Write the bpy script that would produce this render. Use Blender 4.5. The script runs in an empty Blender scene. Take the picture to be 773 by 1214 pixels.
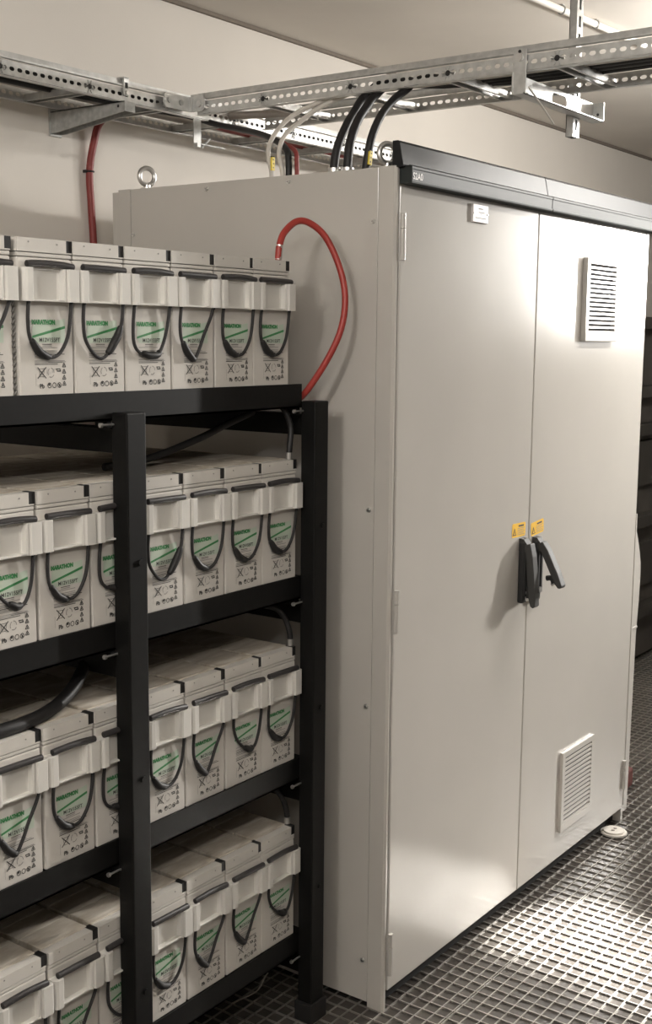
import bpy, bmesh, math, random
from mathutils import Vector, Matrix
random.seed(7)
SC = bpy.context.scene
COL = SC.collection
PI = math.pi

# ------------------------------------------------------------------ materials
def mat(name, color, rough=0.6, metal=0.0, spec=0.5, noise=0.0, scale=30.0, bump=0.0, color2=None, bscale=None, stretch=None, rnoise=0.0):
    m = bpy.data.materials.new(name); m.use_nodes = True
    nt = m.node_tree; N = nt.nodes; L = nt.links
    b = N['Principled BSDF']
    b.inputs['Base Color'].default_value = (*color, 1)
    b.inputs['Roughness'].default_value = rough
    b.inputs['Metallic'].default_value = metal
    b.inputs['Specular IOR Level'].default_value = spec
    if noise > 0 or bump > 0 or color2 or rnoise > 0:
        tc = N.new('ShaderNodeTexCoord'); mp = N.new('ShaderNodeMapping')
        L.new(tc.outputs['Object'], mp.inputs['Vector'])
        if stretch: mp.inputs['Scale'].default_value = stretch
        nz = N.new('ShaderNodeTexNoise'); nz.inputs['Scale'].default_value = scale; nz.inputs['Detail'].default_value = 6
        L.new(mp.outputs['Vector'], nz.inputs['Vector'])
        if noise > 0 or color2:
            c2 = color2 if color2 else tuple(c*(1-noise) for c in color)
            rp = N.new('ShaderNodeValToRGB')
            rp.color_ramp.elements[0].position = 0.35; rp.color_ramp.elements[1].position = 0.68
            rp.color_ramp.elements[0].color = (*c2, 1); rp.color_ramp.elements[1].color = (*color, 1)
            L.new(nz.outputs['Fac'], rp.inputs['Fac']); L.new(rp.outputs['Color'], b.inputs['Base Color'])
        if rnoise > 0:
            mr = N.new('ShaderNodeMapRange'); mr.inputs['To Min'].default_value = max(0.02, rough-rnoise); mr.inputs['To Max'].default_value = min(1, rough+rnoise)
            L.new(nz.outputs['Fac'], mr.inputs['Value']); L.new(mr.outputs['Result'], b.inputs['Roughness'])
        if bump > 0:
            n2 = N.new('ShaderNodeTexNoise'); n2.inputs['Scale'].default_value = bscale or scale*6; n2.inputs['Detail'].default_value = 3
            L.new(tc.outputs['Object'], n2.inputs['Vector'])
            bp = N.new('ShaderNodeBump'); bp.inputs['Strength'].default_value = bump; bp.inputs['Distance'].default_value = 0.002
            L.new(n2.outputs['Fac'], bp.inputs['Height']); L.new(bp.outputs['Normal'], b.inputs['Normal'])
    return m

M = dict(
    wall=mat('wall_paint', (.76, .715, .655), .85, spec=.25, noise=.05, scale=2.5, bump=.12, bscale=180),
    ceiling=mat('ceiling_paint', (.72, .675, .615), .85, spec=.25, noise=.07, scale=2.0),
    wallfar=mat('unseen_wall_dark', (.30, .28, .255), .85, spec=.25),  # unseen walls made dark to cut bounce light
    joint=mat('gap_shade_brown', (.20, .17, .14), .9),  # shade of the wall-ceiling gap, put in as colour
    cab=mat('cabinet_enamel', (.53, .505, .467), .165, spec=.5, noise=.045, scale=3.0, bump=.02, bscale=500, rnoise=.02),
    cabdark=mat('cabinet_gap', (.03, .03, .03), .8),
    fascia=mat('fascia_black', (.010, .0105, .0115), .5, spec=.25, noise=.15, scale=40),
    fasciag=mat('fascia_grey', (.024, .029, .028), .55, spec=.3, noise=.1, scale=30),
    plastic=mat('battery_plastic', (.60, .57, .525), .5, spec=.4, noise=.03, scale=40, bump=.08, bscale=700),
    dusty=mat('battery_dusty_top', (.60, .555, .485), .7, spec=.3, color2=(.40, .345, .275), scale=14, stretch=(1, 3, 1)),
    bracket=mat('bracket_plastic', (.63, .61, .57), .45, spec=.4),
    black=mat('black_rubber', (.016, .015, .015), .5, spec=.4),
    rope=mat('black_rope', (.020, .018, .018), .65, bump=.4, bscale=900),
    grip=mat('grip_rubber', (.035, .032, .032), .38, spec=.5),
    rack=mat('rack_black_coating', (.0055, .0053, .005), .5, spec=.24, noise=.3, scale=60),
    galv=mat('galvanised_steel', (.60, .595, .575), .38, metal=.6, color2=(.46, .46, .445), scale=45, rnoise=.08),
    galvd=mat('galvanised_dull', (.52, .52, .50), .5, metal=.4, color2=(.38, .38, .365), scale=60),
    steel=mat('bright_steel', (.66, .65, .63), .33, metal=.9),
    grating=mat('grating_steel', (.56, .535, .50), .5, metal=.9, color2=(.44, .42, .39), scale=18),
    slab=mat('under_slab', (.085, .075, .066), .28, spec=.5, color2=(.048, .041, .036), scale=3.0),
    red=mat('red_cable', (.36, .040, .030), .42, spec=.5),
    reddark=mat('red_cable_wall', (.24, .035, .030), .5),
    white=mat('white_cable', (.62, .585, .53), .5),
    grey=mat('grey_cable', (.36, .33, .30), .5),
    yellow=mat('yellow_tag', (.78, .60, .06), .55),
    sticker=mat('yellow_sticker', (.86, .50, .02), .5),
    paper=mat('label_plate_paper', (.74, .70, .68), .45),
    ink=mat('ink_grey', (.045, .043, .040), .7),
    inklight=mat('ink_light', (.27, .26, .24), .7),
    green=mat('ink_green', (.045, .22, .075), .6),
    greenpale=mat('label_pale_green', (.50, .575, .475), .5),
    handle=mat('handle_grey', (.055, .054, .052), .6, spec=.3),
    handled=mat('handle_black', (.018, .018, .018), .5),
    dark=mat('dark_rack_paint', (.045, .040, .034), .6, noise=.3, scale=6),
    dark2=mat('dark_rack_panel', (.085, .076, .065), .65, noise=.3, scale=5),
    pipe=mat('white_conduit', (.78, .74, .68), .4),
    redbox=mat('dark_red_paint', (.12, .030, .024), .6),
)

# ------------------------------------------------------------------ mesh builder
class MB:
    def __init__(self):
        self.v = []; self.f = []; self.mi = []; self.sm = []; self.mats = []
    def m(self, k):
        if k not in self.mats: self.mats.append(k)
        return self.mats.index(k)
    def add(self, vs, fs, k, smooth=False):
        o = len(self.v); self.v += [tuple(p) for p in vs]; i = self.m(k)
        for f in fs:
            self.f.append(tuple(o+q for q in f)); self.mi.append(i); self.sm.append(smooth)
        return self
    def box(self, x0, x1, y0, y1, z0, z1, k, ch=0.0, T=None):
        x0, x1 = sorted((x0, x1)); y0, y1 = sorted((y0, y1)); z0, z1 = sorted((z0, z1))
        bm = bmesh.new(); bmesh.ops.create_cube(bm, size=1)
        for v in bm.verts:
            v.co = Vector(((x0+x1)/2+v.co.x*(x1-x0), (y0+y1)/2+v.co.y*(y1-y0), (z0+z1)/2+v.co.z*(z1-z0)))
        if ch > 0:
            bmesh.ops.bevel(bm, geom=bm.edges[:], offset=ch, segments=2, affect='EDGES', profile=.5)
        if T: bm.transform(T)
        bm.verts.index_update()
        self.add([v.co[:] for v in bm.verts], [[v.index for v in f.verts] for f in bm.faces], k)
        bm.free(); return self
    def prism(self, poly, a0, a1, k, axis='z', smooth=False, T=None):
        """poly = 2-D points; axis z: (x,y); axis y: (x,z); axis x: (y,z)"""
        n = len(poly)
        def P(p, a):
            q = {'z': (p[0], p[1], a), 'y': (p[0], a, p[1]), 'x': (a, p[0], p[1])}[axis]
            return tuple(T @ Vector(q)) if T else q
        vs = [P(p, a0) for p in poly]+[P(p, a1) for p in poly]
        fs = [tuple(range(n))[::-1], tuple(range(n, 2*n))]
        self.add(vs, fs, k)
        o = len(self.v)-2*n; i = self.m(k)
        for j in range(n):
            self.f.append((o+j, o+(j+1) % n, o+n+(j+1) % n, o+n+j)); self.mi.append(i); self.sm.append(smooth)
        return self
    def tube(self, pts, r, k, seg=10, smooth_path=0, radii=None):
        P = [Vector(p) for p in pts]
        if smooth_path:
            Q = []; n = len(P)
            for i in range(n-1):
                p0 = P[max(i-1, 0)]; p1 = P[i]; p2 = P[i+1]; p3 = P[min(i+2, n-1)]
                for s in range(smooth_path):
                    t = s/smooth_path
                    Q.append(.5*((2*p1)+(p2-p0)*t+(2*p0-5*p1+4*p2-p3)*t*t+(3*p1-p0-3*p2+p3)*t**3))
            Q.append(P[-1]); P = Q
        n = len(P); vs = []; prev = None
        for i in range(n):
            d = (P[min(i+1, n-1)]-P[max(i-1, 0)]).normalized()
            if prev is None:
                a = Vector((0, 0, 1)) if abs(d.z) < .9 else Vector((1, 0, 0))
                u = d.cross(a).normalized()
            else:
                u = (prev-d*prev.dot(d)).normalized()
            w = d.cross(u); prev = u
            rr = radii(i/(n-1)) if radii else r
            for s in range(seg):
                an = 2*PI*s/seg
                vs.append(P[i]+u*math.cos(an)*rr+w*math.sin(an)*rr)
        fs = []
        for i in range(n-1):
            for s in range(seg):
                fs.append((i*seg+s, i*seg+(s+1) % seg, (i+1)*seg+(s+1) % seg, (i+1)*seg+s))
        self.add(vs, fs, k, True)
        self.add([v for v in vs[:seg]], [tuple(range(seg))[::-1]], k)
        self.add([v for v in vs[-seg:]], [tuple(range(seg))], k)
        return self
    def cyl(self, a, b, r, k, seg=16): return self.tube([a, b], r, k, seg)
    def torus(self, c, R, r, k, T=None, n=24, seg=10):
        vs = []; fs = []
        for i in range(n):
            a = 2*PI*i/n
            for s in range(seg):
                b = 2*PI*s/seg
                p = Vector(((R+r*math.cos(b))*math.cos(a), r*math.sin(b), (R+r*math.cos(b))*math.sin(a)))
                if T: p = T @ p
                vs.append(Vector(c)+p)
        for i in range(n):
            for s in range(seg):
                fs.append((i*seg+s, i*seg+(s+1) % seg, ((i+1) % n)*seg+(s+1) % seg, ((i+1) % n)*seg+s))
        return self.add(vs, fs, k, True)
    def seg2(self, x0, z0, x1, z1, w, y, k):
        """thin flat stroke in the x-z plane at depth y, facing -y"""
        d = Vector((x1-x0, z1-z0)); d.normalize(); n = Vector((-d.y, d.x))*w/2
        return self.add([(x0+n.x, y, z0+n.y), (x0-n.x, y, z0-n.y), (x1-n.x, y, z1-n.y), (x1+n.x, y, z1+n.y)], [(0, 1, 2, 3)], k)
    def quad(self, x0, x1, z0, z1, y, k):
        return self.add([(x0, y, z0), (x1, y, z0), (x1, y, z1), (x0, y, z1)], [(0, 1, 2, 3)], k)
    def text(self, s, size, k, at, bold=0.0, wide=1.0, T=None):
        """lettering as flat mesh in the x-z plane facing -y, left-bottom at `at`"""
        cu = bpy.data.curves.new('lettering', 'FONT'); cu.body = s; cu.size = size; cu.offset = bold; cu.resolution_u = 4
        ob = bpy.data.objects.new('lettering', cu); COL.objects.link(ob)
        bpy.context.view_layer.update()
        ev = ob.evaluated_get(bpy.context.evaluated_depsgraph_get()); me = ev.to_mesh()
        vs = [(v.co.x*wide, 0, v.co.y) for v in me.vertices]; fs = [tuple(p.vertices) for p in me.polygons]
        ev.to_mesh_clear(); bpy.data.objects.remove(ob); bpy.data.curves.remove(cu)
        out = []
        for v in vs:
            q = Vector(v)
            if T: q = T @ q
            out.append(tuple(Vector(at)+q))
        return self.add(out, fs, k)
    def build(self, name, parent=None, origin=(0, 0, 0), bevel=0.0, flip=True):
        me = bpy.data.meshes.new(name)
        o = Vector(origin)
        me.from_pydata([tuple(Vector(p)-o) for p in self.v], [], self.f)
        for k in self.mats: me.materials.append(M[k])
        for p, i, s in zip(me.polygons, self.mi, self.sm): p.material_index = i; p.use_smooth = s
        if flip:
            bm = bmesh.new(); bm.from_mesh(me); bmesh.ops.recalc_face_normals(bm, faces=bm.faces[:]); bm.to_mesh(me); bm.free()
        me.update()
        ob = bpy.data.objects.new(name, me); COL.objects.link(ob)
        if parent is not None: ob.parent = parent
        else: ob.location = o
        if bevel > 0:
            md = ob.modifiers.new('edge', 'BEVEL'); md.width = bevel; md.segments = 2; md.limit_method = 'ANGLE'; md.angle_limit = math.radians(50)
        return ob

def tag(o, label=None, cat=None, group=None, kind=None):
    if label: o['label'] = label
    if cat: o['category'] = cat
    if group: o['group'] = group
    if kind: o['kind'] = kind
    return o
def thing(name, label, cat, loc, group=None):
    o = bpy.data.objects.new(name, None); COL.objects.link(o); o.location = loc; o.empty_display_size = .05
    return tag(o, label, cat, group)
def dup(root, loc, label, skip=()):
    r = root.copy(); COL.objects.link(r); r.location = loc; r['label'] = label
    for ch in list(root.children):
        if ch in skip: continue
        c = ch.copy(); COL.objects.link(c); c.parent = r
        for g in ch.children:
            d = g.copy(); COL.objects.link(d); d.parent = c
    return r

# ------------------------------------------------------------------ room
CEIL = 2.705; WY = 1.10; XL, XR, YF = -3.6, 6.4, -3.4
def struct(mb, name): return tag(mb.build(name), kind='structure')
struct(MB().box(XL, XR, WY, WY+.15, -.6, CEIL+.1, 'wall'), 'wall_back')
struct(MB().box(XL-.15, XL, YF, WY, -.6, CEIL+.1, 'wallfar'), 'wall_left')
struct(MB().box(XR, XR+.15, YF, WY, -.6, CEIL+.1, 'wall'), 'wall_right')
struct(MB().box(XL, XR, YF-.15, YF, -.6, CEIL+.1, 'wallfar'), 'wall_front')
struct(MB().box(XL, XR, YF, WY, CEIL, CEIL+.12, 'ceiling'), 'ceiling')
struct(MB().box(XL, XR, WY-.012, WY, CEIL-.012, CEIL, 'joint'), 'gap_shade_1')  # dark strip standing in for the shadow gap between wall and ceiling
# steel grating: bearing bars along x, cross bars along y, laid over a slab
g = MB(); PX, PY = .03906, .0366
x = -2.6
nx0 = int((XL+.1)/PX); nx1 = int((XR-.1)/PX)
for i in range(nx0, nx1):
    xx = .0779+i*PX
    g.box(xx-.0017, xx+.0017, YF+.02, WY-.02, -.0045, 0, 'grating')
ny0 = int((YF+.1-.0031)/PY); ny1 = int((WY-.1)/PY)
for j in range(ny0, ny1+1):
    yy = .0031+j*PY
    if min(abs(yy-q) for q in (-.1425, -1.1307, .8457)) < .012: continue
    g.box(XL+.02, XR-.02, yy-.0015, yy+.0015, -.0045, -.0004, 'grating')
for yy in (-.1425, -1.1307, .8457):                   # panel joints: doubled edge bars
    g.box(XL+.02, XR-.02, yy-.0048, yy-.0022, -.0045, 0, 'grating'); g.box(XL+.02, XR-.02, yy+.0022, yy+.0048, -.0045, 0, 'grating')
fl = struct(g, 'floor')
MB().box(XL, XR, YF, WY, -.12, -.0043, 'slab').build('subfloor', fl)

# ------------------------------------------------------------------ UPS cabinet
CB = (0.0, 0.0, 0.0); H = 2.087; XC = 1.553; DEP = .90
cab = thing('electrical_cabinet', 'tall light grey steel cabinet with two doors and black top fascia', 'cabinet', CB)
b = MB()
b.box(.004, XC-.004, .045, DEP-.03, .035, H-.002, 'cab')                                 # carcass
b.box(.03, XC-.03, .012, .05, .12, H-.03, 'cab')
b.build('body', cab, bevel=.002)
f = MB()
f.prism([(0, .047), (0, .006), (.006, 0), (.013, 0), (.013, .047)], 0, H, 'cab')           # front corner post
f.box(.010, .0145, .0015, .012, .02, H-.03, 'cabdark')
f.build('corner_post', cab)
f = MB().prism([(0, .855), (0, .900), (.02, .900), (.02, .855)], 0, H, 'cab')
f.box(.012, .03, .90, .935, .03, H-.004, 'cab'); f.build('corner_post', cab, bevel=.001)
f = MB().prism([(XC, .047), (XC, .004), (XC-.004, 0), (1.534, 0), (1.534, .047)], 0, H, 'cab'); f.build('corner_post', cab)
f = MB().box(XC-.02, XC, .855, .90, 0, H, 'cab'); f.build('corner_post', cab)
f = MB().box(.013, 1.534, .004, .05, H-.045, H, 'cab'); f.build('crossbar', cab)
MB().box(.02, 1.534, .03, .85, 0, .04, 'cabdark').build('plinth', cab)
sp = MB().box(.0005, .006, .049, .853, .012, H-.001, 'cab')
sp = sp.build('side_panel', cab, bevel=.001)
def screw(p, k='steel'):
    s = MB(); X, Y, Z = p
    s.cyl((X+.001, Y, Z), (X-.003, Y, Z), .0058, 'steel', 12); s.cyl((X-.003, Y, Z), (X-.0045, Y, Z), .0035, 'steel', 10)
    s.box(X-.0048, X-.0044, Y-.003, Y+.003, Z-.0006, Z+.0006, 'cabdark')
    return s
for (Y, Z) in ((.5792, 2.070), (.3128, 2.0705), (.062, 1.9644), (.845, 1.9666), (.062, 1.2835), (.062, .7926), (.062, .1234)):
    screw((0, Y, Z)).build('screw', sp)
# top eyebolts
def eyebolt(X, Y, ang):
    e = MB(); T = Matrix.Rotation(ang, 4, 'Z')
    e.cyl((X, Y, H), (X, Y, H+.006), .017, 'steel'); e.cyl((X, Y, H+.005), (X, Y, H+.014), .009, 'steel')
    e.torus((X, Y, H+.036), .0225, .0068, 'steel', T)
    return e.build('lifting_eye', cab)
eyebolt(.045, .835, -.32); eyebolt(.05, .057, -.5); eyebolt(1.50, .075, 0); eyebolt(1.50, .835, 0)
# fascia: grey lower band, dark sloping upper band; two lengths that meet above the door split
def fascia(x0, x1):
    m = MB()
    up = [(.0, H-.004), (-.014, H-.004), (-.016, H+.002), (-.006, H+.050), (-.001, H+.056), (.014, H+.056), (.014, H-.004)]
    m.prism(up, x0, x1, 'fascia', 'x')
    low = [(.0, H-.040), (-.026, H-.040), (-.030, H-.036), (-.030, H-.004), (-.026, H+.000), (.0, H+.000)]
    m.prism(low, x0+.012 if x0 < .1 else x0, x1, 'fasciag', 'x')
    # raised light edges
    m.prism([(-.032, H-.008), (-.032, H-.002), (-.026, H+.002), (-.022, H-.002)], x0+.012 if x0 < .1 else x0, x1, 'fasciag', 'x')
    m.prism([(-.032, H-.040), (-.033, H-.036), (-.033, H-.033), (-.028, H-.033), (-.028, H-.040)], x0+.012 if x0 < .1 else x0, x1, 'fasciag', 'x')
    if x0 < .1:
        m.box(x0+.0115, x0+.0135, -.0335, -.028, H-.040, H, 'fasciag')
    return m
fa = fascia(.004, .752); fa = fa.build('fascia', cab, bevel=.0008)
fascia(.755, 1.62).build('fascia', cab, bevel=.0008)
t = MB().text('S2A0', .0215, 'paper', (.024, -.0306, H-.030), bold=.0003, wide=.95)
tag(t.build('lettering', fa, flip=False), 'small white lettering on the fascia')
# doors
ZB, ZT = .052, 2.043
def door(x0, x1):
    return MB().box(x0, x1, -.003, .024, ZB, ZT, 'cab').build('door', cab, bevel=.003)
d1 = door(.0172, .7275); d2 = door(.7315, 1.531)
MB().box(.722, .737, .004, .022, ZB+.01, ZT-.01, 'cabdark').build('door_seal', d1)
def hinge(p, x, z0, z1):
    h = MB(); zm = (z0+z1)/2
    h.cyl((x, -.007, z0), (x, -.007, zm+.018), .0068, 'cab', 12); h.cyl((x, -.007, zm+.0195), (x, -.007, z1), .0068, 'cab', 12)
    h.box(x-.002, x+.013, -.009, -.002, z0+.002, z1-.002, 'cab', .0015)
    h.build('hinge', p)
for z0, z1 in ((1.874, 1.981), (.984, 1.090), (.095, .206)):
    hinge(d1, .0215, z0, z1)
hinge(d2, 1.529, .126, .230)
# louvre vents
def vent(p, x0, x1, z0, z1, n, dep):
    m = MB(); fr = .019
    m.box(x0, x1, -.003-dep, -.002, z0, z0+fr+.006, 'cab', .0015); m.box(x0, x1, -.003-dep, -.002, z1-fr, z1, 'cab', .0015)
    m.box(x0+.0003, x0+fr, -.0025-dep, -.002, z0+fr+.004, z1-fr+.002, 'cab'); m.box(x1-fr, x1-.0003, -.0025-dep, -.002, z0+fr+.004, z1-fr+.002, 'cab')
    m.box(x0+.004, x1-.004, -.0045, -.002, z0+.004, z1-.004, 'cabdark')
    v = m.build('vent_grille', p)
    s = MB(); a0 = z0+fr+.006; a1 = z1-fr; st = (a1-a0)/n
    for i in range(n):
        za = a0+i*st
        s.prism([(-.002-dep, za+st*.03), (-.002-dep, za+st*.50), (.002-dep, za+st*.60), (.002-dep, za+st*.13)], x0+fr-.002, x1-fr+.002, 'cab', 'x')
    s.build('louvre_slats', p)
vent(d2, 1.033, 1.272, 1.690, 1.940, 15, .016)
vent(d2, 1.004, 1.244, .140, .404, 15, .010)
# type plate
m = MB().box(.345, .424, -.010, -.003, 1.988, 2.033, 'paper', .001)
for (a, c, z, w) in ((.372, .395, 2.022, .003), (.372, .404, 2.013, .002), (.381, .388, 2.008, .0015), (.356, .412, 1.999, .002)):
    m.seg2(a, z, c, z, w, -.0104, 'inklight')
for xx in (.349, .420): m.cyl((xx, -.012, 2.0105), (xx, -.009, 2.0105), .0022, 'steel', 8)
tag(m.build('type_plate', d1), 'small white plate near the top of the left door')
# yellow warning stickers
def sticker(p, x0, z0, tilt):
    m = MB(); w, h = .082, .040; T = Matrix.Rotation(tilt, 4, 'Y'); c = Vector((x0, 0, z0))
    def q(pts, k, y):
        vs = [c+(T @ Vector((a-w/2, 0, b_-h/2)))+Vector((w/2, y, h/2)) for a, b_ in pts]
        m.add(vs, [tuple(range(len(vs)))], k)
    q([(0, .004), (.004, 0), (w-.004, 0), (w, .004), (w, h-.004), (w-.004, h), (.004, h), (0, h-.004)], 'sticker', -.0036)
    q([(.004, .006), (.026, .006), (.015, .027)], 'ink', -.0042); q([(.0085, .0085), (.0215, .0085), (.015, .021)], 'sticker', -.0046)
    q([(.0142, .011), (.0158, .011), (.0158, .017), (.0142, .017)], 'ink', -.0049)
    q([(.038, .029), (.070, .029), (.070, .034), (.038, .034)], 'ink', -.0042)
    for i in range(5):
        zz = .006+i*.0045; q([(.032, zz), (.076-.006*(i % 2), zz), (.076-.006*(i % 2), zz+.0014), (.032, zz+.0014)], 'inklight', -.0042)
    tag(m.build('warning_sticker', p, flip=False), 'yellow warning sticker above the handle')
sticker(d1, .624, 1.139, math.radians(1)); sticker(d2, .742, 1.132, math.radians(-5))
# swing handles: a base plate and a lever hinged at its top
def swing_handle(p, xc, zt, th, ln=1.0, lever_tilt=0.0):
    m = MB()
    m.box(xc-.017, xc+.017, -.021, -.003, zt-.172, zt+.006, 'handled', .005)
    m.box(xc-.015, xc-.004, -.026, -.019, zt-.150, zt-.020, 'handled', .002); m.box(xc+.004, xc+.015, -.026, -.019, zt-.150, zt-.020, 'handled', .002)
    m.prism([(-.003, zt-.02), (-.003, zt+.016), (-.018, zt+.014), (-.034, zt-.006), (-.034, zt-.024), (-.020, zt-.028)], xc-.014, xc+.014, 'handle', 'x')
    m.cyl((xc, -.021, zt-.140), (xc, -.028, zt-.140), .009, 'steel', 12)
    m.build('handle_base', p)
    T = Matrix.Translation(Vector((xc, -.028, zt-.006))) @ Matrix.Rotation(-th, 4, 'X') @ Matrix.Rotation(lever_tilt, 4, 'Y')
    l = MB()
    prof = [(-.011, .008), (.004, .006), (.006, -.020), (.006, -.150), (.002, -.172), (-.006, -.178), (-.013, -.172), (-.016, -.120), (-.016, -.030)]
    prof = [(a_, b_*ln) for a_, b_ in prof]
    l.prism(prof, -.0155, .0155, 'handle', 'x', T=T)
    l.box(-.008, .008, .004, .018, -.150*ln, -.118*ln, 'handled', .003, T)
    l.tube([T @ Vector((0, .010, -.128*ln)), T @ Vector((0, .028, -.122*ln))], .008, 'handled', 12)
    l.tube([T @ Vector((0, .010, -.150*ln)), T @ Vector((0, .020, -.152*ln))], .007, 'steel', 12)
    l.build('handle_lever', p, bevel=.003)
swing_handle(d1, .684, 1.118, math.radians(6)); swing_handle(d2, .768, 1.112, math.radians(27), .78)
# bulging cable cover on the far right flank
prof = []
for i in range(25):
    z = .02+(1.10-.02)*i/24
    xx = 1.616+.012*min(1, z/.6) if z < .68 else (1.630+.016*math.sin((z-.68)/.42*PI*.95)-.074*max(0, (z-.9)/.2)**1.3)
    prof.append((xx, z))
cv = MB().prism([(XC-.001, .02)]+prof+[(XC-.001, 1.10)], .012, .30, 'cab', 'y', smooth=False)
cv.box(XC-.004, XC+.004, -.002, .010, .06, 1.105, 'cab')
cv.box(XC-.001, 1.632, .009, .302, .688, .694, 'cab')
tag(cv.build('side_cover', cab), 'bulging pale cover on the right flank')

# ------------------------------------------------------------------ battery rack
RK = (-.75, .42, 0)
rk = thing('battery_rack', 'black steel four-tier battery rack standing on the floor grating', 'rack', RK)
PXS = [(-.150, -.098), (-.755, -.703), (-1.360, -1.308)]
YP0, YP1 = .114, .156
for (a, c) in PXS:
    for (y0, y1) in ((YP0, YP1), (.712, .754)):
        p = MB().box(a, c, y0, y1, .003, 1.548, 'rack', .003).build('post', rk, RK)
        MB().box(a-.006, c+.006, y0-.006, y1+.006, 0, .052, 'black', .003).build('rubber_foot', p, RK)
        if y0 < .2:
            for zz in (1.254, .352, .81):
                MB().cyl(((a+c)/2+.004, y0+.001, zz), ((a+c)/2+.004, y0-.004, zz), .0065, 'rack', 6).build('bolt', p, RK)
SHZ = [1.5904, 1.1359, .6851, .2339]
BT = [-.053, -.060, -.064, -.062]
XBL = -1.46
for i, z in enumerate(SHZ):
    xr = -.146 if i == 0 else -.118
    m = MB(); t_ = .004
    m.box(XBL, xr, .157, .157+t_, z-.058, z-.003, 'rack'); m.box(XBL, xr, .157, .190, z-.058, z-.058+t_, 'rack')
    m.box(XBL, xr, .700, .700+t_, z-.058, z-.003, 'rack'); m.box(XBL, xr, .668, .704, z-.058, z-.058+t_, 'rack')
    m.box(XBL, xr, .161, .70, z-.0135, z-.0095, 'rack')
    for xx in (xr-.004, -.43, -.72, -1.02, XBL+.004): m.box(xx-.0035, xx+.0035, .161, .70, z-.058, z-.0135, 'rack')
    m.build('shelf', rk, RK)
    for (a, c) in PXS:
        zt = z-.072
        s = MB(); xo = (a+c)/2
        s.box(xo-.003, xo+.004, .156, .712, zt-.052, zt, 'rack'); s.box(xo-.030, xo+.004, .156, .712, zt-.004, zt, 'rack')
        s.box(xo-.028, xo-.012, .170, .20, zt, z-.057, 'rack'); s.box(xo-.028, xo-.012, .67, .70, zt, z-.057, 'rack'); s.build('side_rail', rk, RK, bevel=.001)
        s = MB(); xs = a-.024
        s.cyl((xs-.010, .150, zt+.0065), (a+.002, .150, zt+.0065), .0024, 'steel', 8); s.cyl((xs-.012, .150, zt+.0065), (xs-.006, .150, zt+.0065), .0048, 'steel', 6)
        s.build('bolt', rk, RK)

# ------------------------------------------------------------------ batteries
PT = .1315; BW = .1262; BD = .559; YB = .165
XR1, XR2 = -.178, -.147
def loop_pts(kind):
    x0, x1 = .0135, .1130; zt = .168
    if kind == 0:   P = [(x0, zt), (x0, .130), (.020, .098), (.038, .074), (.060, .064), (.085, .069), (.105, .094), (x1-.001, .125), (x1, zt)]
    elif kind == 1: P = [(x0, zt), (x0, .130), (.021, .095), (.044, .067), (.064, .062), (.082, .076), (.102, .104), (.1125, .130), (x1, zt)]
    elif kind == 2: P = [(x0+.001, zt), (.0135, .128), (.020, .098), (.036, .072), (.056, .055), (.074, .078), (.088, .108), (.104, .140), (x1+.001, zt)]
    elif kind == 3: P = [(x0, zt), (.012, .125), (.016, .090), (.030, .072), (.055, .066), (.080, .066), (.097, .088), (.108, .125), (x1, zt)]
    else:           P = [(x0, zt), (.016, .135), (.030, .105), (.052, .082), (.074, .070), (.094, .075), (.107, .100), (.111, .130), (x1-.001, zt)]
    return P
def handle_mesh(kind):
    m = MB(); P = loop_pts(kind); n = len(P)
    pts = [(x, -.0125+.006*min(1, max(0, (.168-z)/.07)), z) for x, z in P]
    m.tube(pts, .0034, 'rope', 8, 5)
    c = {0: (2.1, 4.2), 1: (4.6, 6.7), 2: (2.2, 4.2), 3: (3.3, 5.4), 4: (3.2, 4.6)}[kind]
    def at(t):
        i = min(int(t), n-2); u = t-i; a = Vector(pts[i]); b_ = Vector(pts[i+1]); return a.lerp(b_, u)
    q = [at(c[0]+(c[1]-c[0])*s/6)+Vector((0, -.001, 0)) for s in range(7)]
    m.tube(q, .006, 'black', 8, 3, radii=lambda t: .0046+.0034*math.sin(PI*min(1, max(0, t)))**.6)
    for x in (.0135, .1130): m.cyl((x, -.0125, .160), (x, -.0125, .224), .0034, 'rope', 8)
    return m
def grip_mesh(arch):
    m = MB(); m.tube([(.0105, -.0135, .2285), (.035, -.0140, .2285+arch), (.065, -.0140, .2283+arch*1.5), (.095, -.0140, .2278+arch), (.1175, -.0135, .2270)], .0064, 'grip', 12, 4)
    m.cyl((.0100, -.0135, .2285), (.0112, -.0135, .2285), .0045, 'black', 10)
    return m

battery = thing('battery', 'x', 'battery', (0, 0, 0), 'lead-acid batteries on the rack')
c = MB()
c.box(0, BW, 0, BD, -.006, .241, 'plastic', .0025)                 # case
c.box(.003, BW-.003, .003, BD-.003, .238, .262, 'inklight')        # recess seen in the joints
c.box(0, BW, 0, BD, .2425, .2492, 'plastic', .0012)               # rim
c.build('case', battery)
l = MB()
poly = [(0, .2508), (BW, .2508), (BW, .2530), (.1140, .2530), (.1140, .2752), (0, .2752)]
l.prism(poly, -.001, .016, 'plastic', 'y')
l.box(0, .1140, .0155, .0205, .2508, .2752, 'plastic'); l.box(.1140, BW, .016, .0205, .2508, .2530, 'plastic')
l.box(.001, BW-.006, .022, .088, .2508, .2765, 'dusty', .002)
l.box(0, BW-.004, .0895, .150, .2508, .2752, 'dusty', .0015); l.box(0, BW-.004, .1515, BD, .2508, .2752, 'dusty', .002)
l.box(.1143, BW+.0045, .002, .026, .2530, .2749, 'black')           # dark insert in the notch
for xx, zz in ((.026, .268), (.092, .2665)): l.cyl((xx, .0, zz), (xx, -.0018, zz), .0016, 'inklight', 8)
l.build('lid', battery)
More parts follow.
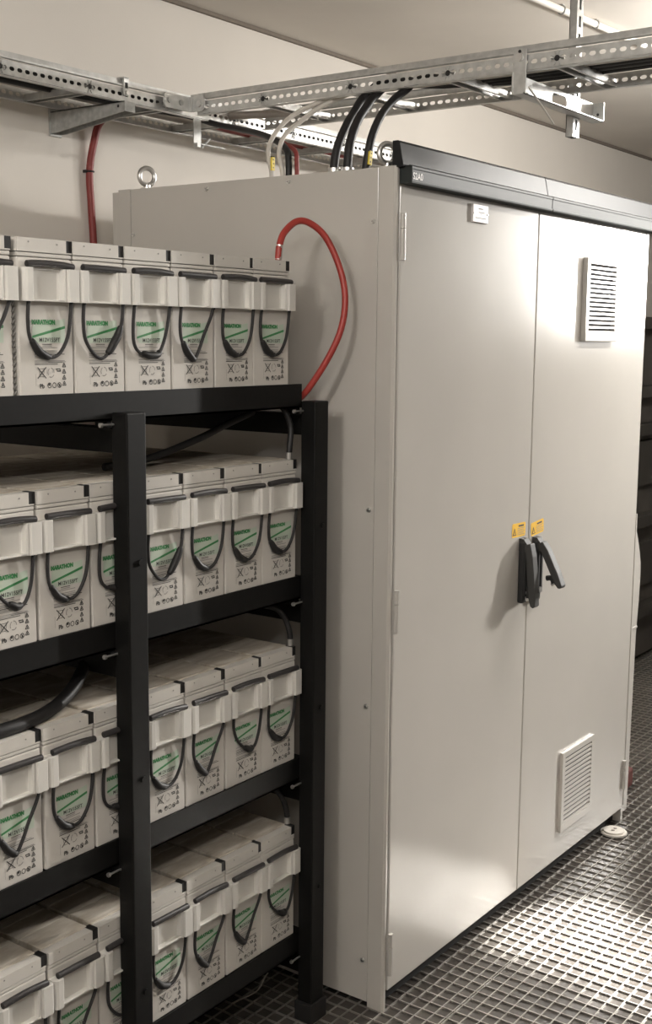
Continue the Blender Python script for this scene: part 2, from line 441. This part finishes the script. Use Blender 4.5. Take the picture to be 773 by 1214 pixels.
# front bracket with a recessed middle, the rope runs behind its ribs
br = MB()
pr = [(-.002, .001), (-.002, -.014), (.001, -.020), (.005, -.0225), (.016, -.0225), (.020, -.0195), (.023, -.0065), (.029, -.005), (.086, -.005), (.0905, -.0065), (.0925, -.0165), (.0965, -.0185), (.099, -.0150), (.1015, -.0225), (.123, -.0225), (.1275, -.0195), (.129, -.014), (.129, .001)]
br.prism(pr, .1635, .2225, 'bracket', 'z')
br.box(.020, .100, -.017, -.004, .1635, .1675, 'bracket', .001)
br.box(.026, .092, -.0085, -.004, .2190, .2225, 'bracket', .001); br.box(.027, .0295, -.0085, -.004, .166, .221, 'bracket', .0008)
br.build('handle_bracket', battery)
gr = grip_mesh(0).build('grip', battery)
rp = handle_mesh(0).build('rope', battery)
# printed label
lb = MB(); y = -.0006
lb.add([(.031, y, .1215), (.107, y, .1340), (.107, y, .0900), (.036, y, .0900), (.029, y, .1010)], [(0, 1, 2, 3, 4)], 'greenpale')
lb.add([(.0295, y-.0004, .1028), (.0295, y-.0004, .0985), (.107, y-.0004, .1162), (.107, y-.0004, .1212)], [(0, 1, 2, 3)], 'green')
lb.text('MARATHON', .0104, 'green', (.0285, y-.0007, .1238), bold=.0009, wide=.93)
lb.text('M12V155FT', .0104, 'ink', (.0450, y-.0007, .0920), bold=.0002, wide=.95)
rr = random.Random(3)
for i in range(13):
    z = .0875-i*.0030
    if i in (3, 9): continue
    x0 = .034 if i > 1 else .052; x1 = rr.choice((.070, .088, .100, .105)) if i > 1 else .075
    lb.seg2(x0, z, x1, z, .0013, y, 'inklight' if i % 3 else 'ink')
lb.seg2(.066, .0555, .108, .0555, .0007, y, 'ink'); lb.seg2(.034, .0515, .058, .0515, .0005, y, 'ink'); lb.seg2(.036, .012, .036, .034, .0004, y, 'ink')
# crossed-out wheeled bin
lb.seg2(.040, .046, .060, .026, .0019, y-.0002, 'ink'); lb.seg2(.060, .046, .040, .026, .0019, y-.0002, 'ink')
for s in ((.044, .043, .0455, .029), (.056, .043, .0545, .029), (.0455, .029, .0545, .029), (.043, .0435, .057, .0435)): lb.seg2(*s, .0008, y, 'ink')
# pale recycling ring
for i in range(12):
    if i % 4 == 3: continue
    a = 2*PI*i/12; a2 = 2*PI*(i+1)/12
    lb.seg2(.0715+.0075*math.cos(a), .036+.0085*math.sin(a), .0715+.0075*math.cos(a2), .036+.0085*math.sin(a2), .0016, y, 'inklight')
# small dark mark and the column of warning triangles
lb.add([(.083, y, .0435), (.094, y, .0435), (.0955, y, .0375), (.086, y, .0375)], [(0, 1, 2, 3)], 'ink'); lb.quad(.086, .092, .040, .0415, y-.0003, 'plastic')
for k in range(4):
    zc = .0495-k*.0112; xc = .103
    for (a, c_) in (((-.0042, -.0035), (.0042, -.0035)), ((.0042, -.0035), (0, .0045)), ((0, .0045), (-.0042, -.0035))):
        lb.seg2(xc+a[0], zc+a[1], xc+c_[0], zc+c_[1], .0015, y, 'ink')
    lb.quad(xc-.001, xc+.001, zc-.0022, zc+.001, y, 'ink')
lb.text('Pb', .0108, 'ink', (.0445, y, .0083), bold=.0005)
for k, xc in enumerate((.0675, .0790, .0910)):
    for i in range(10):
        a = 2*PI*i/10; a2 = 2*PI*(i+1)/10
        lb.seg2(xc+.0043*math.cos(a), .0130+.0046*math.sin(a), xc+.0043*math.cos(a2), .0130+.0046*math.sin(a2), .0014, y, 'ink')
    if k == 0: lb.quad(xc-.003, xc+.0015, .0125, .0165, y-.0002, 'ink')
    if k == 2: lb.seg2(xc-.003, .016, xc+.003, .010, .0012, y-.0002, 'ink'); lb.quad(xc-.0015, xc+.0015, .010, .0150, y-.0002, 'ink')
lb.build('label', battery, flip=False)

ropes = [rp.data]+[handle_mesh(k).build('rope').data for k in range(1, 5)]
grips = [gr.data, grip_mesh(.0015).build('grip').data]
for o in [o for o in COL.objects if o.name.startswith(('rope.', 'grip.'))]: bpy.data.objects.remove(o)
ORD = ['first', 'second', 'third', 'fourth', 'fifth', 'sixth', 'seventh']
ROWN = ['top', 'second', 'third', 'bottom']
KN = [[0, 0, 2, 3, 1, 0, 2], [0, 0, 0, 1, 3, 0, 4], [0, 4, 2, 0, 3, 0, 2], [4, 2, 2, 0, 1, 2, 0]]
ROPEW = {0: 'rope hanging in a U', 1: 'rope joint at one side', 2: 'rope hanging in a V', 3: 'rope hanging wide and flat', 4: 'rope slanting to one side'}
spots = []
for r in range(4):
    for k in range(7):
        x = (XR1 if r == 0 else XR2)-(k+1)*PT
        if k == 0: x -= .004
        if k == 6: x -= .010 if r == 0 else .002
        shelf = 'top shelf' if r == 0 else ('bottom shelf' if r == 3 else ROWN[r]+' shelf down')
        if k == 0: lab = {0: 'white battery at the cabinet end of the top shelf, wired to the arching red cable',
                          1: 'white battery at the cabinet end of the second shelf down, black lead on top',
                          2: 'white battery at the cabinet end of the third shelf down, black lead on top',
                          3: 'white battery at the cabinet end of the bottom shelf, just above the floor grating'}[r]
        elif k == 6: lab = 'white battery cut off by the photo\'s left edge on the '+shelf
        else: lab = '%s white battery from the cabinet end of the %s' % (ORD[k], shelf)
        spots.append((x, YB, SHZ[r], lab, KN[r][k], (r+k) % 2))
for i, (x, yy, z, lab, kn, gk) in enumerate(spots):
    o = battery if i == 0 else dup(battery, (0, 0, 0), lab)
    o.location = (x, yy, z); o['label'] = lab
    for ch in o.children:
        if ch.name.startswith('rope'): ch.data = ropes[kn]
        if ch.name.startswith('grip'): ch.data = grips[gk]

# corrugated spacer between two batteries on the top shelf
m = MB(); xs = XR1-6*PT-.0065
for i in range(20):
    z = SHZ[0]-.003+i*.0105
    m.prism([(-.004, z), (-.004+.003, z+.005), (.004, z+.0100), (.004, z+.0055), (0, z+.001)], YB+.006, YB+.30, 'inklight', 'y', T=Matrix.Translation(Vector((xs, 0, 0))))
m.box(xs-.0035, xs-.0015, YB+.008, YB+.30, SHZ[0]-.009, SHZ[0]+.22, 'plastic')
o = m.build('corrugated_spacer', None, (xs, YB, SHZ[0]-.009)); tag(o, 'corrugated spacer strip between batteries on the top shelf', 'spacer')

# ------------------------------------------------------------------ camera helpers (photo geometry)
CAMP = Vector((-2.3957, -1.5519, 1.6945))
RR = [Vector((0.5891887970883487, -0.807946297771314, 0.008907373530496705)), Vector((0.11035757557241933, 0.09138838773869903, 0.9896814477902973)), Vector((0.8004234922210632, 0.5821262255766771, -0.14300800885436188))]

# ------------------------------------------------------------------ battery leads
def cable(name, pts, r, k, label, extra=None, grp=None, cat='cable', sp=6, seg=10):
    m = MB(); m.tube(pts, r, k, seg, sp)
    o = m.build(name, None, pts[0]); tag(o, label, cat, grp)
    if extra: extra(o, Vector(pts[0]))
    return o
P0 = (-.2125, .176, SHZ[0]+.2765)
def lug(o, org):
    MB().tube([P0, (P0[0]+.001, P0[1], P0[2]+.004), (P0[0]+.004, P0[1]-.001, P0[2]+.034)], .0082, 'steel', 12).build('cable_lug', o, org)
cable('red_cable', [P0, (-.2085, .175, SHZ[0]+.310), (-.190, .176, 1.930), (-.150, .172, 1.957), (-.118, .158, 1.955), (-.088, .135, 1.925), (-.068, .110, 1.860), (-.066, .093, 1.79), (-.078, .095, 1.715), (-.098, .122, 1.640), (-.1195, .172, 1.561), (-.124, .21, 1.546), (-.126, .30, 1.540), (-.126, .60, 1.540)], .0078, 'red',
      'thick red cable arching from the top shelf battery down beside the rack', lug, sp=5, seg=12)
def blug(o, org): MB().cyl(org+Vector((0, 0, -.002)), org+Vector((0, 0, .014)), .008, 'steel', 10).build('cable_lug', o, org)
for i, z in enumerate(SHZ[1:]):
    z0 = z+.2785; bx, by = ((-.175, .172), (-.158, .178), (-.157, .186))[i]
    pts = [(bx, by, z0), (bx+.003, by, z0+.03), (bx+.012, by+.004, z0+.07), (bx+.004, by+.012, z0+.105), (bx-.004, by+.03, z0+.13)] if i == 0 else [(bx, by, z0), (bx-.001, by+.002, z0+.03), (bx-.008, by+.012, z0+.065), (bx-.03, by+.03, z0+.092), (bx-.09, by+.07, z0+.105)]
    cable('black_cable', pts, .0068, 'black',
          ['black lead bending down to the end battery of the second shelf down', 'black lead bending down to the end battery of the third shelf down', 'black lead bending down to the end battery of the bottom shelf'][i], blug, 'black battery leads')
z = SHZ[1]+.2765
cable('black_cable', [(-.64, .30, z+.010), (-.52, .288, z+.020), (-.38, .270, z+.055), (-.30, .26, z+.082), (-.20, .26, z+.108)], .008, 'black', 'black cable rising slantwise above the batteries of the second shelf down')
z = SHZ[2]+.2765
cable('black_cable', [(-1.16, .205, z+.018), (-1.02, .185, z+.012), (-.90, .200, z+.013), (-.80, .235, z+.030), (-.70, .29, z+.07), (-.6, .35, z+.11)], .0135, 'black', 'thick black cable lying over the batteries of the third shelf down')
z = .003
cable('white_wire', [(-.20, .33, z), (-.172, .272, z+.04), (-.150, .26, z+.075), (-.128, .27, z+.07), (-.124, .30, z+.03)], .0016, 'white', 'thin white wire curling on the floor grating behind the rack post', cat='wire')

# ------------------------------------------------------------------ cable trays
TZ0, TZ1 = 2.303, 2.361
def rail(L0, L1, axis, side, fixed, phase, sgn):
    """perforated ladder rail. axis x or y; side: direction (+1/-1) in which flanges turn inward"""
    m = MB(); hgt = TZ1-TZ0; band = .039; pitch = .0236; k = 'galv'
    def P(u, v, d):
        if axis == 'x': return (u, fixed+d*side, TZ0+v)
        return (fixed+d*side, u, TZ0+v)
    hole = [(.0062*math.cos(a)+(.0018 if math.cos(a) > 0 else -.0018), .0050*math.sin(a)) for a in [2*PI*i/12+PI/12 for i in range(12)]]
    n = int((L1-L0)/pitch); pitch = (L1-L0)/n
    rect = []
    for (hx, hz) in hole:
        s = 1/max(abs(hx)/(pitch/2), abs(hz)/(band/2)); rect.append((hx*s, hz*s))
    # outer ring uses corner-aligned points so neighbouring cells close up
    cor = [(pitch/2, band/2), (-pitch/2, band/2), (-pitch/2, -band/2), (pitch/2, -band/2)]
    for i in range(n):
        uc = L0+(i+.5)*pitch; vc = band/2
        for d in (0, .0016):
            vs = [P(uc+a, vc+b_, d) for a, b_ in hole]+[P(uc+a, vc+b_, d) for a, b_ in rect]+[P(uc+a, vc+b_, d) for a, b_ in cor]
            fs = [(j, (j+1) % 12, 12+(j+1) % 12, 12+j) for j in range(12)]
            for ci in range(4):
                best = sorted(range(12), key=lambda j: (rect[j][0]-cor[ci][0])**2+(rect[j][1]-cor[ci][1])**2)[:2]
                fs.append((12+best[0], 12+best[1], 24+ci))
            m.add(vs, fs, k)
        vs = [P(uc+a, vc+b_, 0) for a, b_ in hole]+[P(uc+a, vc+b_, .0016) for a, b_ in hole]
        m.add(vs, [(j, (j+1) % 12, 12+(j+1) % 12, 12+j) for j in range(12)], k)
    def strip(poly):
        vs = [P(L0, v, d) for d, v in poly]+[P(L1, v, d) for d, v in poly]; q = len(poly)
        m.add(vs, [tuple(range(q)), tuple(range(q, 2*q))]+[(j, (j+1) % q, q+(j+1) % q, q+j) for j in range(q)], k)
    strip([(0, band), (-.003, band+.002), (-.003, band+.005), (.003, band+.005), (.003, band), (.0016, band)])
    strip([(.003, band+.002), (.0045, hgt), (.0062, hgt), (.0048, band+.002)])
    strip([(.0045, hgt), (.014, hgt), (.014, hgt-.0016), (.0045, hgt-.0016)])
    strip([(0, 0), (.016, 0), (.016, .0016), (0, .0016)])
    return m
def tray(name, label, axis, L0, L1, f0, f1, rungs, loc):
    t_ = thing(name, label, 'cable tray', loc)
    rail(L0, L1, axis, 1, f0, 0, 1).build('side_rail', t_, loc, flip=False)
    rail(L0, L1, axis, -1, f1, 0, 1).build('side_rail', t_, loc, flip=False)
    for u in rungs:
        m = MB(); w = .017; a, b_ = f0+.002, f1-.002; z0 = TZ0+.004; h = .018
        prof = [(-w, z0+h), (-w, z0), (-w+.006, z0), (-w+.006, z0+.0015), (-w+.0015, z0+.0015), (-w+.0015, z0+h-.0015), (w-.0015, z0+h-.0015), (w-.0015, z0+.0015), (w-.006, z0+.0015), (w-.006, z0), (w, z0), (w, z0+h)]
        prof = [(p[0]+u, p[1]) for p in prof]
        m.prism(prof, a, b_, 'galv', 'x' if axis == 'y' else 'y')
        m.build('rung', t_, loc)
        s = MB()                                        # punched star where the rung is pressed through the rail
        for q in range(8):
            an = 2*PI*q/8+PI/8; r0, r1 = .0075, .0165
            c0 = Vector((math.cos(an), math.sin(an))); n_ = Vector((-c0.y, c0.x))
            for (fx, sg) in ((f0, -1),):
                pts = [(c0*r0+n_*.0016), (c0*r1+n_*.0006), (c0*r1-n_*.0006), (c0*r0-n_*.0016)]
                def W(p, d): return (u+p.x, fx+sg*d, TZ0+.0195+p.y) if axis == 'x' else (fx+sg*d, u+p.x, TZ0+.0195+p.y)
                vs = [W(p, 0) for p in pts]+[W(p, .0025) for p in pts]
                s.add(vs, [(0, 1, 2, 3), (4, 5, 6, 7), (0, 1, 5, 4), (1, 2, 6, 5), (2, 3, 7, 6), (3, 0, 4, 7)], 'galvd')
        if axis == 'x': s.cyl((u, f0-.0008, TZ0+.0195), (u, f0+.003, TZ0+.0195), .0068, 'black', 10)
        else: s.cyl((f0-.0008, u, TZ0+.0195), (f0+.003, u, TZ0+.0195), .0068, 'black', 10)
        s.build('rivet_mark', t_, loc)
    return t_
T1Y0, T1Y1 = .825, 1.06
T2X0, T2X1 = .200, .500
rung1 = [-.452-.283*k for k in range(7, 0, -1)]+[-.452+.283*k for k in range(0, 17)]
t1 = tray('cable_tray', 'galvanised ladder cable tray running along the wall behind the cabinet', 'x', -2.6, 4.6, T1Y0, T1Y1, [r for r in rung1 if -2.5 < r < 4.5], (0, .94, TZ0))
rung2 = [.5555-.284*k for k in range(0, 11)]
t2 = tray('cable_tray', 'galvanised ladder cable tray crossing over the cabinet towards the aisle', 'y', -2.5, .79, T2X0, T2X1, rung2, (.35, 0, TZ0))
# angle connector at the junction
m = MB()
for (cx_, ax) in ((.148, 'x'),):
    m.prism([(.085, 2.318), (.085, 2.343), (.092, 2.350), (.190, 2.350), (.190, 2.311), (.092, 2.311)], .806, .810, 'galv', 'y')
m.prism([(.800, 2.311), (.800, 2.350), (.762, 2.350), (.755, 2.343), (.755, 2.318), (.762, 2.311)], .190, .1935, 'galv', 'x')
m.box(.185, .1935, .796, .810, 2.311, 2.350, 'galv')
m.box(.195, .199, .765, .81, 2.340, 2.358, 'galv')
for xx in (.104, .150): m.cyl((xx, .8062, 2.330), (xx, .802, 2.330), .0075, 'galvd', 12); 
m.cyl((.1902, .774, 2.330), (.186, .774, 2.330), .0085, 'steel', 12)
m.build('angle_connector', t2, (.35, 0, TZ0))
# clip where the wall arm holds the first tray, rail joint plate
m = MB().box(-.045-.009, -.045+.009, .818, .8225, 2.318, 2.366, 'galv', .001).box(-.054, -.036, .818, .845, 2.362, 2.366, 'galv').cyl((-.045, .819, 2.326), (-.045, .812, 2.326), .006, 'steel', 6).box(-.049, -.041, .8165, .8185, 2.338, 2.352, 'black')
m.build('hold_down_clip', t1, (0, .94, TZ0))
# short hanging clamp strap under the first tray
m = MB().box(.225, .255, .826, .829, 2.235, 2.305, 'galvd').box(.233, .247, .820, .835, 2.225, 2.236, 'galvd')
m.tube([(.26, .83, 2.226), (.33, .86, 2.262)], .004, 'galvd', 6).tube([(.255, .83, 2.236), (.36, .83, 2.236)], .003, 'galvd', 6)
m.build('hanging_strap', t1, (0, .94, TZ0))
# wall arm
ab = thing('wall_bracket', 'grey tapered steel arm on the wall carrying the cable tray', 'bracket', (-.045, WY, 2.25))
o_ = (-.045, WY, 2.25)
MB().box(-.066, -.024, WY-.006, WY, 2.238, 2.322, 'galvd', .001).build('wall_plate', ab, o_)
m = MB()
arm = [(WY-.006, 2.3025), (WY-.006, 2.245), (WY-.03, 2.245), (.812, 2.276), (.808, 2.280), (.808, 2.3025)]
m.prism(arm, -.064, -.061, 'galvd', 'x'); m.prism(arm, -.029, -.026, 'galvd', 'x'); m.box(-.064, -.026, .808, WY-.006, 2.2995, 2.3025, 'galvd')
m.box(-.064, -.026, .806, .809, 2.277, 2.3025, 'galvd')
m.cyl((-.0645, .83, 2.291), (-.063, .83, 2.291), .004, 'black', 8)
m.build('arm', ab, o_)
# cantilever channel and slotted hanger strut
so = (.56, -.19, CEIL)
st = thing('hanger_strut', 'slotted steel strut hanging from the ceiling with a channel under the tray', 'strut', so)
m = MB(); xs = .545; ys = -.187; w = .0145
m.box(xs-.018, xs+.018, ys+.016, ys+.018, 2.205, CEIL-.006, 'galv')
m.box(xs-.018, xs-.016, ys, ys+.018, 2.205, CEIL-.006, 'galv'); m.box(xs+.016, xs+.018, ys, ys+.018, 2.205, CEIL-.006, 'galv')
zz = 2.205
m.box(xs-.018, xs-.006, ys-.002, ys, 2.205, CEIL-.006, 'galv'); m.box(xs+.006, xs+.018, ys-.002, ys, 2.205, CEIL-.006, 'galv')
while zz < CEIL-.05:
    m.box(xs-.006, xs+.006, ys-.002, ys, zz, zz+.016, 'galv'); zz += .042
m.build('hanger', st, so)
MB().box(xs-.05, xs+.05, ys-.04, ys+.05, CEIL-.006, CEIL, 'galv').build('ceiling_plate', st, so)
m = MB(); cx0, cx1 = .188, .640; cz = 2.252; y0, y1 = -.222, -.190; ht = .0495
m.box(cx0, cx1, y0, y1, cz, cz+.002, 'galv')                           # channel floor
m.box(cx0, cx1, y0, y0+.002, cz, cz+.004, 'galv')                      # low front lip
sl0, sl1 = .395, .480                                                    # rear flange with a long slot
m.box(cx0, sl0, y1-.002, y1, cz, cz+ht, 'galv'); m.box(sl1, cx1, y1-.002, y1, cz, cz+ht, 'galv')
m.box(sl0, sl1, y1-.002, y1, cz, cz+.010, 'galv'); m.box(sl0, sl1, y1-.002, y1, cz+.040, cz+ht, 'galv')
for (xc_, sg) in ((sl0, 1), (sl1, -1)):
    for zc_, s2 in ((cz+.010, 1), (cz+.040, -1)):
        m.prism([(xc_, zc_), (xc_+sg*.012, zc_), (xc_+sg*.004, zc_+s2*.004), (xc_, zc_+s2*.012)], y1-.002, y1, 'galv', 'y')
m.box(cx1-.003, cx1, y0, y1, cz, cz+ht, 'galv')
m.cyl((cx1-.0035, -.206, cz+.020), (cx1-.002, -.206, cz+.020), .004, 'black', 8)
m.build('channel', st, so)
m = MB().box(.192, .195, -.224, -.190, cz, TZ1-.010, 'galv', .0008).cyl((.193, -.207, TZ0+.030), (.186, -.207, TZ0+.030), .009, 'steel', 12).cyl((.1925, -.207, TZ0+.043), (.190, -.207, TZ0+.043), .004, 'black', 8)
m.build('strap', st, so)
m = MB().tube([(.205, -.225, 2.268), (.26, -.232, 2.235), (.315, -.238, 2.200)], .0022, 'white', 6, 4); m.build('cable_tie', st, so)

# ------------------------------------------------------------------ cables on the cabinet top and in the trays
def tagpart(pos, ax, k='yellow', L=.034):
    def fn(o, org):
        p = Vector(pos); m = MB()
        m.box(-.0065, .0065, -.0025, .0025, -L/2, L/2, k, .001, Matrix.Translation(p) @ Matrix.Rotation(ax, 4, 'Y'))
        for i in range(3): m.box(-.0015, .0015, -.0030, .0030, -L/2+.006+i*.010, -L/2+.009+i*.010, 'ink', 0, Matrix.Translation(p) @ Matrix.Rotation(ax, 4, 'Y'))
        m.build('cable_tag', o, org)
        MB().tube([p+Vector((-.007, 0, L/2)), p+Vector((.007, 0, L/2))], .0022, 'black', 6).build('cable_tie', o, org)
    return fn
# each rises from the cabinet top and bends over into the crossing tray
def riser(pts, r, k, name, label, extra=None, end=(.3, .0)):
    b0 = Vector(pts[0]); l_ = Vector(pts[-1]); zt = 2.322+r
    q = [(b0.x, b0.y, H-.004)]+pts+[(l_.x+.03, l_.y-.05, zt), (end[0], l_.y-.20, zt), (end[0], -.9, zt), (end[0], -2.2, zt)]
    return cable(name, q, r, k, label, extra, 'cables rising from the cabinet top', sp=5)
riser([(.105, .4497, 2.115), (.110, .465, 2.167), (.130, .4616, 2.2116), (.170, .4433, 2.2578), (.210, .4133, 2.2883), (.24, .3674, 2.3094)], .0062, 'white', 'white_cable', 'pale cable with a yellow tag rising from the cabinet top', tagpart((.104, .4455, H+.048), 0), (.285, 0))
riser([(.110, .4177, 2.113), (.115, .433, 2.165), (.135, .4295, 2.2095), (.175, .414, 2.2452), (.215, .3814, 2.2838), (.25, .3342, 2.3118)], .0062, 'white', 'white_cable', 'pale cable without tag next to the yellow tagged one', None, (.31, 0))
cable('dark_cable', [(.125, .410, H-.004), (.125, .410, H+.05), (.1358, .43, 2.178), (.200, .55, 2.228), (.27, .70, 2.268), (.295, .80, 2.292), (.270, .885, 2.3195), (.18, .93, 2.327), (-.1, .955, 2.327), (-1.2, .96, 2.327)], .0085, 'black', 'dark cable bending back from the cabinet top towards the wall tray', grp='cables rising from the cabinet top')
cable('dark_red_cable', [(.140, .395, H-.004), (.140, .395, H+.05), (.152, .415, 2.175), (.215, .54, 2.222), (.30, .70, 2.262), (.345, .80, 2.290), (.40, .90, 2.322), (.55, .985, 2.327), (1.2, .99, 2.327)], .006, 'reddark', 'dark red cable beside the dark one on the cabinet top', grp='cables rising from the cabinet top')
def gland(x, y, n=2):
    def fn(o, org):
        m = MB(); m.cyl((x, y, H-.002), (x, y, H+.006), .020, 'steel', 6); m.cyl((x, y, H+.005), (x, y, H+.022), .0165, 'steel', 14)
        m.build('cable_gland', o, org)
    return fn
riser([(.10, .248, 2.110), (.11, .2456, 2.160), (.14, .242, 2.214), (.18, .245, 2.2546), (.22, .242, 2.297)], .0108, 'black', 'black_cable', 'thick black cable bending over from the cabinet top, farthest from the fascia', gland(.100, .248), (.34, 0))
riser([(.11, .2143, 2.109), (.12, .2146, 2.1686), (.15, .215, 2.2236), (.19, .214, 2.2663), (.225, .210, 2.300)], .0112, 'black', 'black_cable', 'middle thick black cable on the cabinet top between two others', gland(.110, .2143), (.372, 0))
riser([(.11, .159, 2.107), (.12, .152, 2.1733), (.15, .1483, 2.2268), (.19, .1432, 2.2682), (.23, .1275, 2.301)], .0100, 'black', 'black_cable', 'thick black cable with a yellow tag beside the lifting eye', tagpart((.108, .146, H+.040), .15), (.405, 0))
for i, (y, r, k, lab) in enumerate(((.885, .014, 'black', 'black cable lying in the wall tray along its front rail'), (.925, .013, 'black', 'black cable lying in the middle of the wall tray'), (1.005, .009, 'grey', 'grey cable lying in the wall tray close to the wall'))):
    z = TZ0+.022+r
    cable('black_cable' if k == 'black' else 'grey_cable', [(-2.55, y, z), (-1.2, y+.004, z), (-.4, y-.003, z+.002), (.3, y+.004, z), (1.2, y-.002, z), (3.2, y, z)], r, k, lab, None, 'cables in the wall tray', sp=6)
cable('grey_cable', [(.46, .60, TZ0+.033), (.44, .72, TZ0+.032), (.38, .84, TZ0+.027), (.5, .93, TZ0+.032), (.9, .955, TZ0+.032), (1.8, .96, TZ0+.032)], .011, 'grey', 'grey cable bending from the crossing tray into the wall tray', None, 'cables in the wall tray', sp=6)
cable('red_cable', [(.14, 1.00, 2.345), (.100, 1.065, 2.30), (.082, 1.080, 2.235), (.070, 1.086, 2.155), (.074, 1.086, 2.06), (.080, 1.086, 1.96), (.086, 1.086, 1.75), (.09, 1.086, .9), (.09, 1.086, .01)], .0105, 'reddark', 'dull red cable dropping down the wall from the tray',
      lambda o, org: MB().torus((.070, 1.086, 2.157), .0115, .0025, 'black', Matrix.Rotation(PI/2, 4, 'X')).box(.055, .060, 1.084, 1.098, 2.153, 2.161, 'black').build('cable_tie', o, org), sp=6)
# conduit on the ceiling
a = Vector((.9814, .1612, 2.690)); b2 = Vector((1.4446, .1288, 2.690)); d = (b2-a)
p0, p1 = a-d*2.0, a+d*11.0
m = MB().cyl(p0, p1, .0105, 'pipe', 14); cd = m.build('conduit', None, p0); tag(cd, 'white round conduit clipped along the ceiling', 'conduit')
for tt in (.35, .82, -.6, 1.6):
    c_ = a+d*tt
    MB().torus(c_, .0118, .0028, 'galvd', Matrix.Rotation(PI/2-.07, 4, 'Z')).box(c_.x-.006, c_.x+.006, c_.y-.006, c_.y+.006, c_.z+.009, CEIL, 'galvd').build('clip', cd, p0)

# ------------------------------------------------------------------ right background and floor items
DK = (3.95, .86, 0)
dk = thing('equipment_rack', 'dark equipment rack with cross rails standing in the gap beyond the cabinet', 'rack', DK)
MB().box(3.30, 4.7, .78, 1.07, .03, 1.80, 'dark2', .004).build('body', dk, DK)
for xx in (3.30, 3.98, 4.66): MB().box(xx-.03, xx+.03, .70, .78, 0, 1.82, 'dark', .004).build('post', dk, DK)
for zz in (.30, .78, 1.25, 1.44, 1.78): MB().box(3.30, 4.66, .715, .775, zz-.03, zz+.03, 'dark', .004).build('cross_rail', dk, DK)
for zz in (.42, .95): MB().box(3.40, 4.58, .752, .779, zz, zz+.24, 'dark', .01).build('panel', dk, DK)
# round cap on the grating
m = MB(); c_ = (1.428, .030)
for r0, r1, z0, z1 in ((.045, .045, 0, .006), (.036, .036, .006, .012)):
    m.cyl((c_[0], c_[1]-.05, z0), (c_[0], c_[1]-.05, z1), r0, 'pipe', 28)
m.cyl((c_[0]-.008, c_[1]-.05, .012), (c_[0]-.008, c_[1]-.05, .014), .006, 'grey', 10); m.cyl((c_[0]+.012, c_[1]-.05, .012), (c_[0]+.012, c_[1]-.05, .014), .006, 'grey', 10)
o = m.build('floor_cap', None, (c_[0], c_[1]-.05, 0)); tag(o, 'round pale cap lying on the grating by the right door corner', 'cap')
m = MB().box(1.72, 1.90, .10, .20, .0, .075, 'redbox', .01).box(1.78, 1.84, .13, .17, .075, .09, 'dark', .004)
o = m.build('junction_box', None, (1.81, .15, 0)); tag(o, 'low dark red box on the grating behind the cabinet corner', 'box')

# ------------------------------------------------------------------ light
def area(name, loc, rot, sx, sy, power, color=(1, .967, .918), spread=PI):
    l_ = bpy.data.lights.new(name, 'AREA'); l_.shape = 'RECTANGLE'; l_.size = sx; l_.size_y = sy; l_.energy = power; l_.color = color; l_.spread = spread
    o = bpy.data.objects.new(name, l_); COL.objects.link(o); o.location = loc; o.rotation_euler = rot
    return o
def tube_lamp(name, p, q, n, power, color=(1, .967, .918), r=.035):
    """a bare fluorescent tube: a short row of round lamps along its length"""
    p, q = Vector(p), Vector(q)
    for i in range(n):
        l_ = bpy.data.lights.new(name, 'POINT'); l_.energy = power/n; l_.color = color; l_.shadow_soft_size = r
        o = bpy.data.objects.new(name, l_); COL.objects.link(o); o.location = p.lerp(q, i/(n-1))
tube_lamp('tube_lamp_rack', (-2.9, -1.55, 2.45), (-1.4, -1.55, 2.45), 5, 41)
tube_lamp('tube_lamp_aisle', (1.50, -.56, 2.44), (2.30, -.56, 2.44), 4, 66)
tube_lamp('added_left_fill', (-3.2, -.55, 2.45), (-2.2, -.55, 2.45), 4, 46)  # added lamp row, no known source, brightens cabinet side and wall
area('tube_lamp_end', (5.2, -1.6, 2.55), Vector((-4.3, 1.6, -1.35)).to_track_quat('-Z', 'X').to_euler(), 1.5, .07, 26, spread=math.radians(44))
for aim in ((.70, -.165, 0), (.67, -.32, 0), (.63, -.49, 0), (.59, -.67, 0), (.55, -.85, 0)):  # added spots, no known source, aimed to make the bright floor patch
    l_ = bpy.data.lights.new('added_floor_spot', 'SPOT'); l_.energy = 12000; l_.color = (1, .97, .91); l_.spot_size = math.radians(3.9); l_.spot_blend = .9; l_.shadow_soft_size = .03
    o = bpy.data.objects.new('added_floor_spot', l_); COL.objects.link(o); o.location = (4.4, aim[1]-1.25, 2.55)
    o.rotation_euler = (Vector(aim)-o.location).to_track_quat('-Z', 'Y').to_euler()
w = bpy.data.worlds.new('world'); SC.world = w; w.use_nodes = True
w.node_tree.nodes['Background'].inputs['Color'].default_value = (.5, .46, .42, 1); w.node_tree.nodes['Background'].inputs['Strength'].default_value = .05

# ------------------------------------------------------------------ camera
cam = bpy.data.cameras.new('camera'); co = bpy.data.objects.new('camera', cam); COL.objects.link(co)
cam.sensor_fit = 'VERTICAL'; cam.sensor_height = 36; cam.lens = 1431.0*36/1214; cam.clip_start = .02
r_, u_, f_ = RR
co.matrix_world = Matrix(((r_.x, u_.x, -f_.x, CAMP.x), (r_.y, u_.y, -f_.y, CAMP.y), (r_.z, u_.z, -f_.z, CAMP.z), (0, 0, 0, 1)))
SC.camera = co
SC.view_settings.view_transform = 'Standard'; SC.view_settings.look = 'None'; SC.view_settings.gamma = 1; SC.view_settings.use_curve_mapping = False
SC.view_settings.exposure = 0.32
